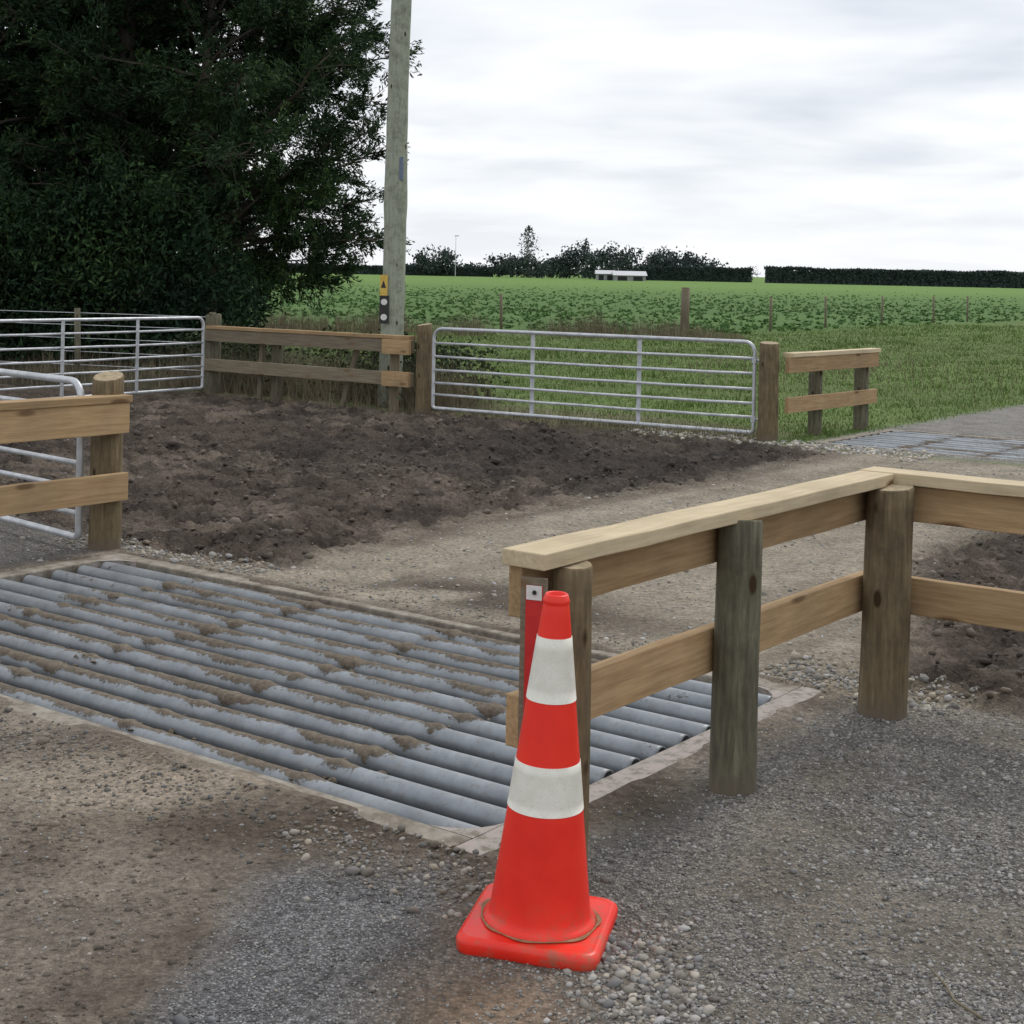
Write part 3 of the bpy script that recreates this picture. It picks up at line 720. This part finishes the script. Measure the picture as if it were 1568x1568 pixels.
def blades(X,Y,H,W,lean=.35):
    z=ground(X,Y)[2];n=len(X);a=rng.uniform(0,2*np.pi,n);dx=np.cos(a)*W/2;dy=np.sin(a)*W/2
    tip=np.stack([X+rng.normal(0,lean,n)*H,Y+rng.normal(0,lean,n)*H,z+H],-1)
    V=np.stack([np.stack([X-dx,Y-dy,z-.01],-1),np.stack([X+dx,Y+dy,z-.01],-1),tip],1).reshape(-1,3)
    return V,np.arange(3*n).reshape(n,3)
X,Y=frust(160000,16,62,-.36,.38,1.3);mm=ground(X,Y)[5];ok=(mm['grass']*(.35+.9*fbm(X,Y,.8,401,3))>rng.random(len(X))*.9)
X,Y=X[ok],Y[ok];n=len(X);cl=fbm(X,Y,1.4,405,3)
V,F=blades(X,Y,rng.uniform(.015,.035,n)*(1+1.8*sm(.60,.75,cl))*(1+Y/80),.006+.0006*Y);npmesh('grass',V,F,M_grass)
X,Y=frust(24000,44,230,-.36,.38,1.6);mm=ground(X,Y)[5];ok=(mm['field']>.5)&(rng.random(len(X))<.28+.75*fbm(X,Y,.15,430,3)**2)&(rng.random(len(X))>sm(75,190,Y)*.97);X,Y=X[ok],Y[ok];n=len(X);z=ground(X,Y)[2]
K=5;P=np.repeat(np.stack([X,Y,z],-1),K,0);D=rng.normal(0,.8,P.shape);D[:,2]=np.abs(D[:,2])*.3+.20
V,F=leaves(P,D,rng.uniform(.10,.20,len(P)),rng.uniform(.04,.07,len(P)));npmesh('field_crop',V,F,M_crop)
VV=[];FF=[];b=0
def weed(X,Y,H,W,lean=.25):
    global b
    V,F=blades(X,Y,H,W,lean);VV.append(V);FF.append(F+b);b+=len(V)
n=6000;s=rng.normal(11.75,.35,n);t=rng.uniform(9.4,15,n);weed(A0+.6*s-.8*t,A1+.8*s+.6*t,rng.uniform(.15,.75,n),.008)
n=7000;X=-9+16*rng.random(n)**1.2;Y=rng.normal(44.5,1.2,n);cl=fbm(X,Y*0,.8,410,3);ok=cl>.38*rng.random(n)+.22;X,Y,cl=X[ok],Y[ok],cl[ok];fade=sm(7.2,3.5,X);weed(X,Y,rng.uniform(.25,1.0,len(X))*(.25+1.0*cl)*(.25+.75*fade),.02)
n=1500;s=rng.normal(11.35,.15,n);t=rng.uniform(4.9,9.5,n);weed(A0+.6*s-.8*t,A1+.8*s+.6*t,rng.uniform(.05,.22,n),.008)
n=1200;X=rng.uniform(-8,-4.5,n);Y=rng.uniform(22,26,n);weed(X,Y,rng.uniform(.1,.5,n),.01)
n=900;X=rng.normal(6.2,2.5,n);Y=rng.normal(30,3,n);weed(X,Y,rng.uniform(.05,.25,n),.02)
npmesh('dead_weeds',np.concatenate(VV),np.concatenate(FF),M_dead)
n=12000;s=rng.normal(12.3,.45,n);t=rng.uniform(9.8,15.5,n);hh=rng.uniform(0,1,n)*(.35+.75*fbm(t*1.0,s,1.3,420,2))
P=np.stack([A0+.6*s-.8*t,A1+.8*s+.6*t,hh],-1);ok=fbm(P[:,0],P[:,1],2.0,422,2)>.42;P=P[ok]
V,F=leaves(P,rng.normal(size=P.shape),rng.uniform(.04,.12,len(P)),rng.uniform(.012,.03,len(P)));npmesh('bramble_bush',V,F,M_bram)
# ------------------------------------------------------------ boundary wire fence
e=empty('wire_fence',(5.4,47,0));mb=MB();mw=MB()
def zf(x,y):return .004*max(0,y-25)
def wp(x,y,r,h,m=0,n=8):
    lx=random.uniform(-.03,.03);z=zf(x,y);mb.tube([(x,y,z-.2),(x+lx*.5,y,z+h*.5),(x+lx,y,z+h)],[r,r*.97,r*.93],n,m=m)
line=[(-12,45.6),(-4,46),(-.3,46.2),(5.42,47),(8.8,51),(11.6,55.4),(14.8,60),(18,64),(20.4,67.2),(28,77),(40,92)]
for i,(x,y) in enumerate(line):
    if i==3:wp(x,y,.14,1.45,0,14)
    else:wp(x,y,.045,1.15,0)
for i in range(len(line)-1):
    (x0,y0),(x1,y1)=line[i],line[i+1]
    for h in(.3,.65,1.0):
        pp=[(x0+(x1-x0)*u,y0+(y1-y0)*u,zf(0,y0+(y1-y0)*u)+h-.02*math.sin(math.pi*u)) for u in(0,.25,.5,.75,1)]
        mw.tube(pp,.0022,3)
wp(-2.95,41,.025,1.5,1)
mb.obj('posts',[M_oldboard,M_dark],e,smooth=True);mw.obj('wires',[M_post],e)
e=empty('wire_fence',(-8,24,0));mb=MB();mw=MB()
line=[(-4.35,21.75),(-6.5,22.6),(-9,23.4),(-12,24.2)]
for x,y in line:wp(x,y,.05,1.15)
for i in range(3):
    for h in(.3,.5,.7,.9,1.08):mw.tube([(*line[i],h),(*line[i+1],h)],.005,4)
mb.obj('posts',[M_post,M_dark],e,smooth=True);mw.obj('wires',[M_galv],e)
# ------------------------------------------------------------ distant things
def blob(cx,cy,z0,rx,rz,n,sz,out,lump=6,cone=False):
    z0=z0+.004*(cy-25)
    L=rng.normal(0,.45,(lump,3));L[:,2]=rng.uniform(-.8,.8,lump)
    k=rng.integers(0,lump,n);p=L[k]+rng.normal(0,.26,(n,3))
    if cone:
        q=rng.random(n);wd=.33*(np.sin(np.pi*np.clip(q*.86+.14,0,1))**.5+.05);p=np.stack([rng.normal(0,1,n)*wd,rng.normal(0,1,n)*wd,q*2-1],-1)
    P=np.stack([cx+p[:,0]*rx,cy+p[:,1]*rx,z0+rz+p[:,2]*rz*(.95 if cone else .75)],-1)
    P[:,2]=np.maximum(P[:,2],z0+.1)
    out.append(leaves(P,rng.normal(size=(n,3))+np.array([0,0,.4]),rng.uniform(.6,1.4,n)*sz,rng.uniform(.2,.45,n)*sz))
def px2(x,Y):return (x-784)*Y/2300
out=[];Y0=470
for(x,w,h) in[(650,34,8),(668,40,10.5),(686,30,9),(765,30,7.5),(778,26,8.5),(795,28,7),(825,36,7),(845,30,7.5),(868,34,9),(885,44,12),(905,30,10),(925,30,10),(945,40,12.5),(965,40,11.5),(985,34,10),(1000,34,10.5),(1018,30,8),(1030,30,11.5),(1048,38,10.5),(1066,34,9),(1080,30,7)]:
    blob(px2(x,Y0),Y0+random.uniform(-15,15),0,w*Y0/2300/2*1.15,h/2*.94,650,.95,out,lump=12)
blob(px2(898,Y0),Y0+8,0,2.6,6.3,400,.8,out,cone=True)
for i in range(26):
    x=600+i*20;blob(px2(x,Y0),Y0+14,0,4.5,random.uniform(1.5,2.3),260,.95,out,lump=7)
V=np.concatenate([o[0] for o in out]);F=[];b_=0
for o in out:F.append(o[1]+b_);b_+=len(o[0])
npmesh('distant_trees',V,np.concatenate(F),M_dist)
out=[];blob(px2(1153,455),455,0,2.4,3.2,200,.45,out,lump=9);npmesh('bare_tree',out[0][0],out[0][1],M_distp)
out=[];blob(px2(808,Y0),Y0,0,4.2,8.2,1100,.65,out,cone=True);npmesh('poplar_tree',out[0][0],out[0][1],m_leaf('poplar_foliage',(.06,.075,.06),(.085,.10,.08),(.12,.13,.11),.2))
def hedge(name,x0,x1,Y0,Y1,h,n,w=3.0):
    u=rng.random(n);X=x0+(x1-x0)*u;Yy=Y0+(Y1-Y0)*u
    top=h*(.88+.22*fbm(X,X*0,.12,500,4));q=rng.random(n)**.7
    face=rng.random(n)<.6
    P=np.stack([X,Yy+np.where(face,-w/2,rng.uniform(-w/2,w/2,n)),.004*(Yy-25)+top*np.where(face,q,.97)],-1)
    V,F=leaves(P,rng.normal(size=(n,3)),rng.uniform(.4,1.0,n),rng.uniform(.2,.4,n));e=empty(name,((x0+x1)/2,(Y0+Y1)/2,0))
    npmesh('leaves',V,F,M_dist,parent=e)
    mb=MB();N=60
    for i in range(N):
        a=i/N;bb=(i+1)/N;c=Vector((x0+(x1-x0)*(a+bb)/2,Y0+(Y1-Y0)*(a+bb)/2,.004*(Y0-25)+h*.42+random.uniform(-.2,.1)))
        mb.box(c,(x1-x0)/N*1.001,w*.85,h*.86+random.uniform(0,.2))
    mb.obj('woody_core',[M_dist],e)
hedge('hedgerow',px2(1172,440),px2(1750,400),440,400,4.3,15000)
hedge('hedgerow',px2(985,450),px2(1150,450),450,450,4.0,6500)
hedge('hedgerow',px2(380,470),px2(755,480),470,480,2.7,7000)
k=NT('roof_sheet');M_roof=k.out(k.ramp(k.noise(k.coord((1,1,1)),2),[(.3,(.46,.48,.50)),(.7,(.56,.57,.58))]),.5,.1)
k=NT('shed_cladding');M_wall=k.out(k.ramp(k.noise(k.coord((8,1,1)),2),[(.3,(.22,.23,.23)),(.7,(.32,.32,.31))]),.7)
def shed(name,cx,cy,W,D,h,rh,m):
    z=.004*(cy-25)-.1;e=empty(name,(cx,cy,z));mb=MB();mb.box((cx,cy,z+h/2),W,D,h);mb.obj('walls',[m],e)
    mb=MB();x0,x1,y0,y1=cx-W/2-.4,cx+W/2+.4,cy-D/2-.4,cy+D/2+.4
    mb.add([(x0,y0,z+h),(x1,y0,z+h),(x1,y1,z+h),(x0,y1,z+h),(x0,cy,z+h+rh),(x1,cy,z+h+rh),],[(0,1,5,4),(2,3,4,5),(0,4,3),(1,2,5)]);mb.obj('roof',[M_roof],e)
    mb=MB()
    nb=max(2,int(W/4))
    for i in range(nb):mb.box((cx-W/2+W*(i+.5)/nb,cy-D/2-.02,z+h*.42),W/nb*.6,.06,h*.8)
    mb.obj('door_openings',[M_dark],e)  # solid dark slabs, shade of the interior put into their colour
shed('farm_shed',px2(963,400),400,8.2,9,1.5,1.2,M_wall);shed('farm_shed',px2(926,405),405,4.5,6,1.8,1.0,M_wall)
mb=MB();xx=px2(697,465);mb.tube([(xx,465,1),(xx,465,14.5)],[.12,.07],6);mb.box((xx+.3,465,14.3),1.4,.1,.3);mb.obj('radio_mast',[M_galv])
# ------------------------------------------------------------ world / light
w=bpy.data.worlds.new('World');scene.world=w;w.use_nodes=True;N=w.node_tree.nodes;L=w.node_tree.links
bg=N['Background'];bg.inputs[1].default_value=1.32
sky=N.new('ShaderNodeTexSky');sky.sky_type='NISHITA';sky.sun_disc=False;sky.sun_elevation=math.radians(48);sky.sun_rotation=math.radians(35)
vm=N.new('ShaderNodeVectorMath');vm.operation='SCALE';vm.inputs['Scale'].default_value=.09;L.new(sky.outputs[0],vm.inputs[0])
tc=N.new('ShaderNodeTexCoord');sp=N.new('ShaderNodeSeparateXYZ');L.new(tc.outputs['Generated'],sp.inputs[0])
def wm(op,a,b_=0.0):
    x=N.new('ShaderNodeMath');x.operation=op
    for i,v in((0,a),(1,b_)):
        if isinstance(v,(int,float)):x.inputs[i].default_value=v
        else:L.new(v,x.inputs[i])
    return x.outputs[0]
den=wm('ADD',wm('MAXIMUM',sp.outputs[2],0.0),.11)
cb=N.new('ShaderNodeCombineXYZ');L.new(wm('DIVIDE',sp.outputs[0],den),cb.inputs[0]);L.new(wm('DIVIDE',sp.outputs[1],den),cb.inputs[1])
def wn(sc,det,dist=0):
    x=N.new('ShaderNodeTexNoise');x.inputs['Scale'].default_value=sc;x.inputs['Detail'].default_value=det;x.inputs['Roughness'].default_value=.5
    x.inputs['Distortion'].default_value=dist;L.new(cb.outputs[0],x.inputs['Vector']);return x.outputs['Fac']
f1=wn(.75,4,.4);f2=wn(2.2,3,.2)
ff=wm('ADD',wm('MULTIPLY',f1,.8),wm('MULTIPLY',f2,.2))
r=N.new('ShaderNodeValToRGB');el=r.color_ramp.elements;el[0].position=.36;el[0].color=(.52,.55,.61,1);el[1].position=.60;el[1].color=(.83,.83,.835,1)
x=el.new(.48);x.color=(.69,.71,.745,1);L.new(ff,r.inputs[0])
hz=N.new('ShaderNodeValToRGB');h=hz.color_ramp.elements;h[0].position=0;h[0].color=(.25,.25,.25,1);h[1].position=.11;h[1].color=(1,1,1,1)
x=h.new(.05);x.color=(.55,.55,.55,1);L.new(sp.outputs[2],hz.inputs[0])
mx=N.new('ShaderNodeMix');mx.data_type='RGBA';L.new(hz.outputs[0],mx.inputs[0]);mx.inputs[6].default_value=(.75,.78,.82,1);L.new(r.outputs[0],mx.inputs[7])
m2=N.new('ShaderNodeMix');m2.data_type='RGBA';m2.inputs[0].default_value=.92;L.new(vm.outputs[0],m2.inputs[6]);L.new(mx.outputs[2],m2.inputs[7])
L.new(m2.outputs[2],bg.inputs[0])
ld=bpy.data.lights.new('sun','SUN');ld.energy=1.35;ld.angle=math.radians(14);ld.color=(1,.96,.9);lo=bpy.data.objects.new('sun',ld);COL.objects.link(lo)
el_,az=math.radians(48),math.radians(35)
dv=Vector((math.sin(az)*math.cos(el_),math.cos(az)*math.cos(el_),math.sin(el_)));lo.rotation_euler=dv.to_track_quat('Z','Y').to_euler()
# ------------------------------------------------------------ camera
cd=bpy.data.cameras.new('camera');cd.sensor_width=36;cd.lens=36*2300/1568;cd.shift_y=-359/1568;cd.clip_end=9000;cd.clip_start=.05
co=bpy.data.objects.new('camera',cd);COL.objects.link(co)
co.matrix_world=Matrix.Translation((0,0,1.74))@Matrix.Rotation(math.radians(90),4,'X')@Matrix.Rotation(.020,4,'Z')
scene.camera=co
scene.view_settings.view_transform='Standard';scene.view_settings.look='None';scene.view_settings.exposure=0
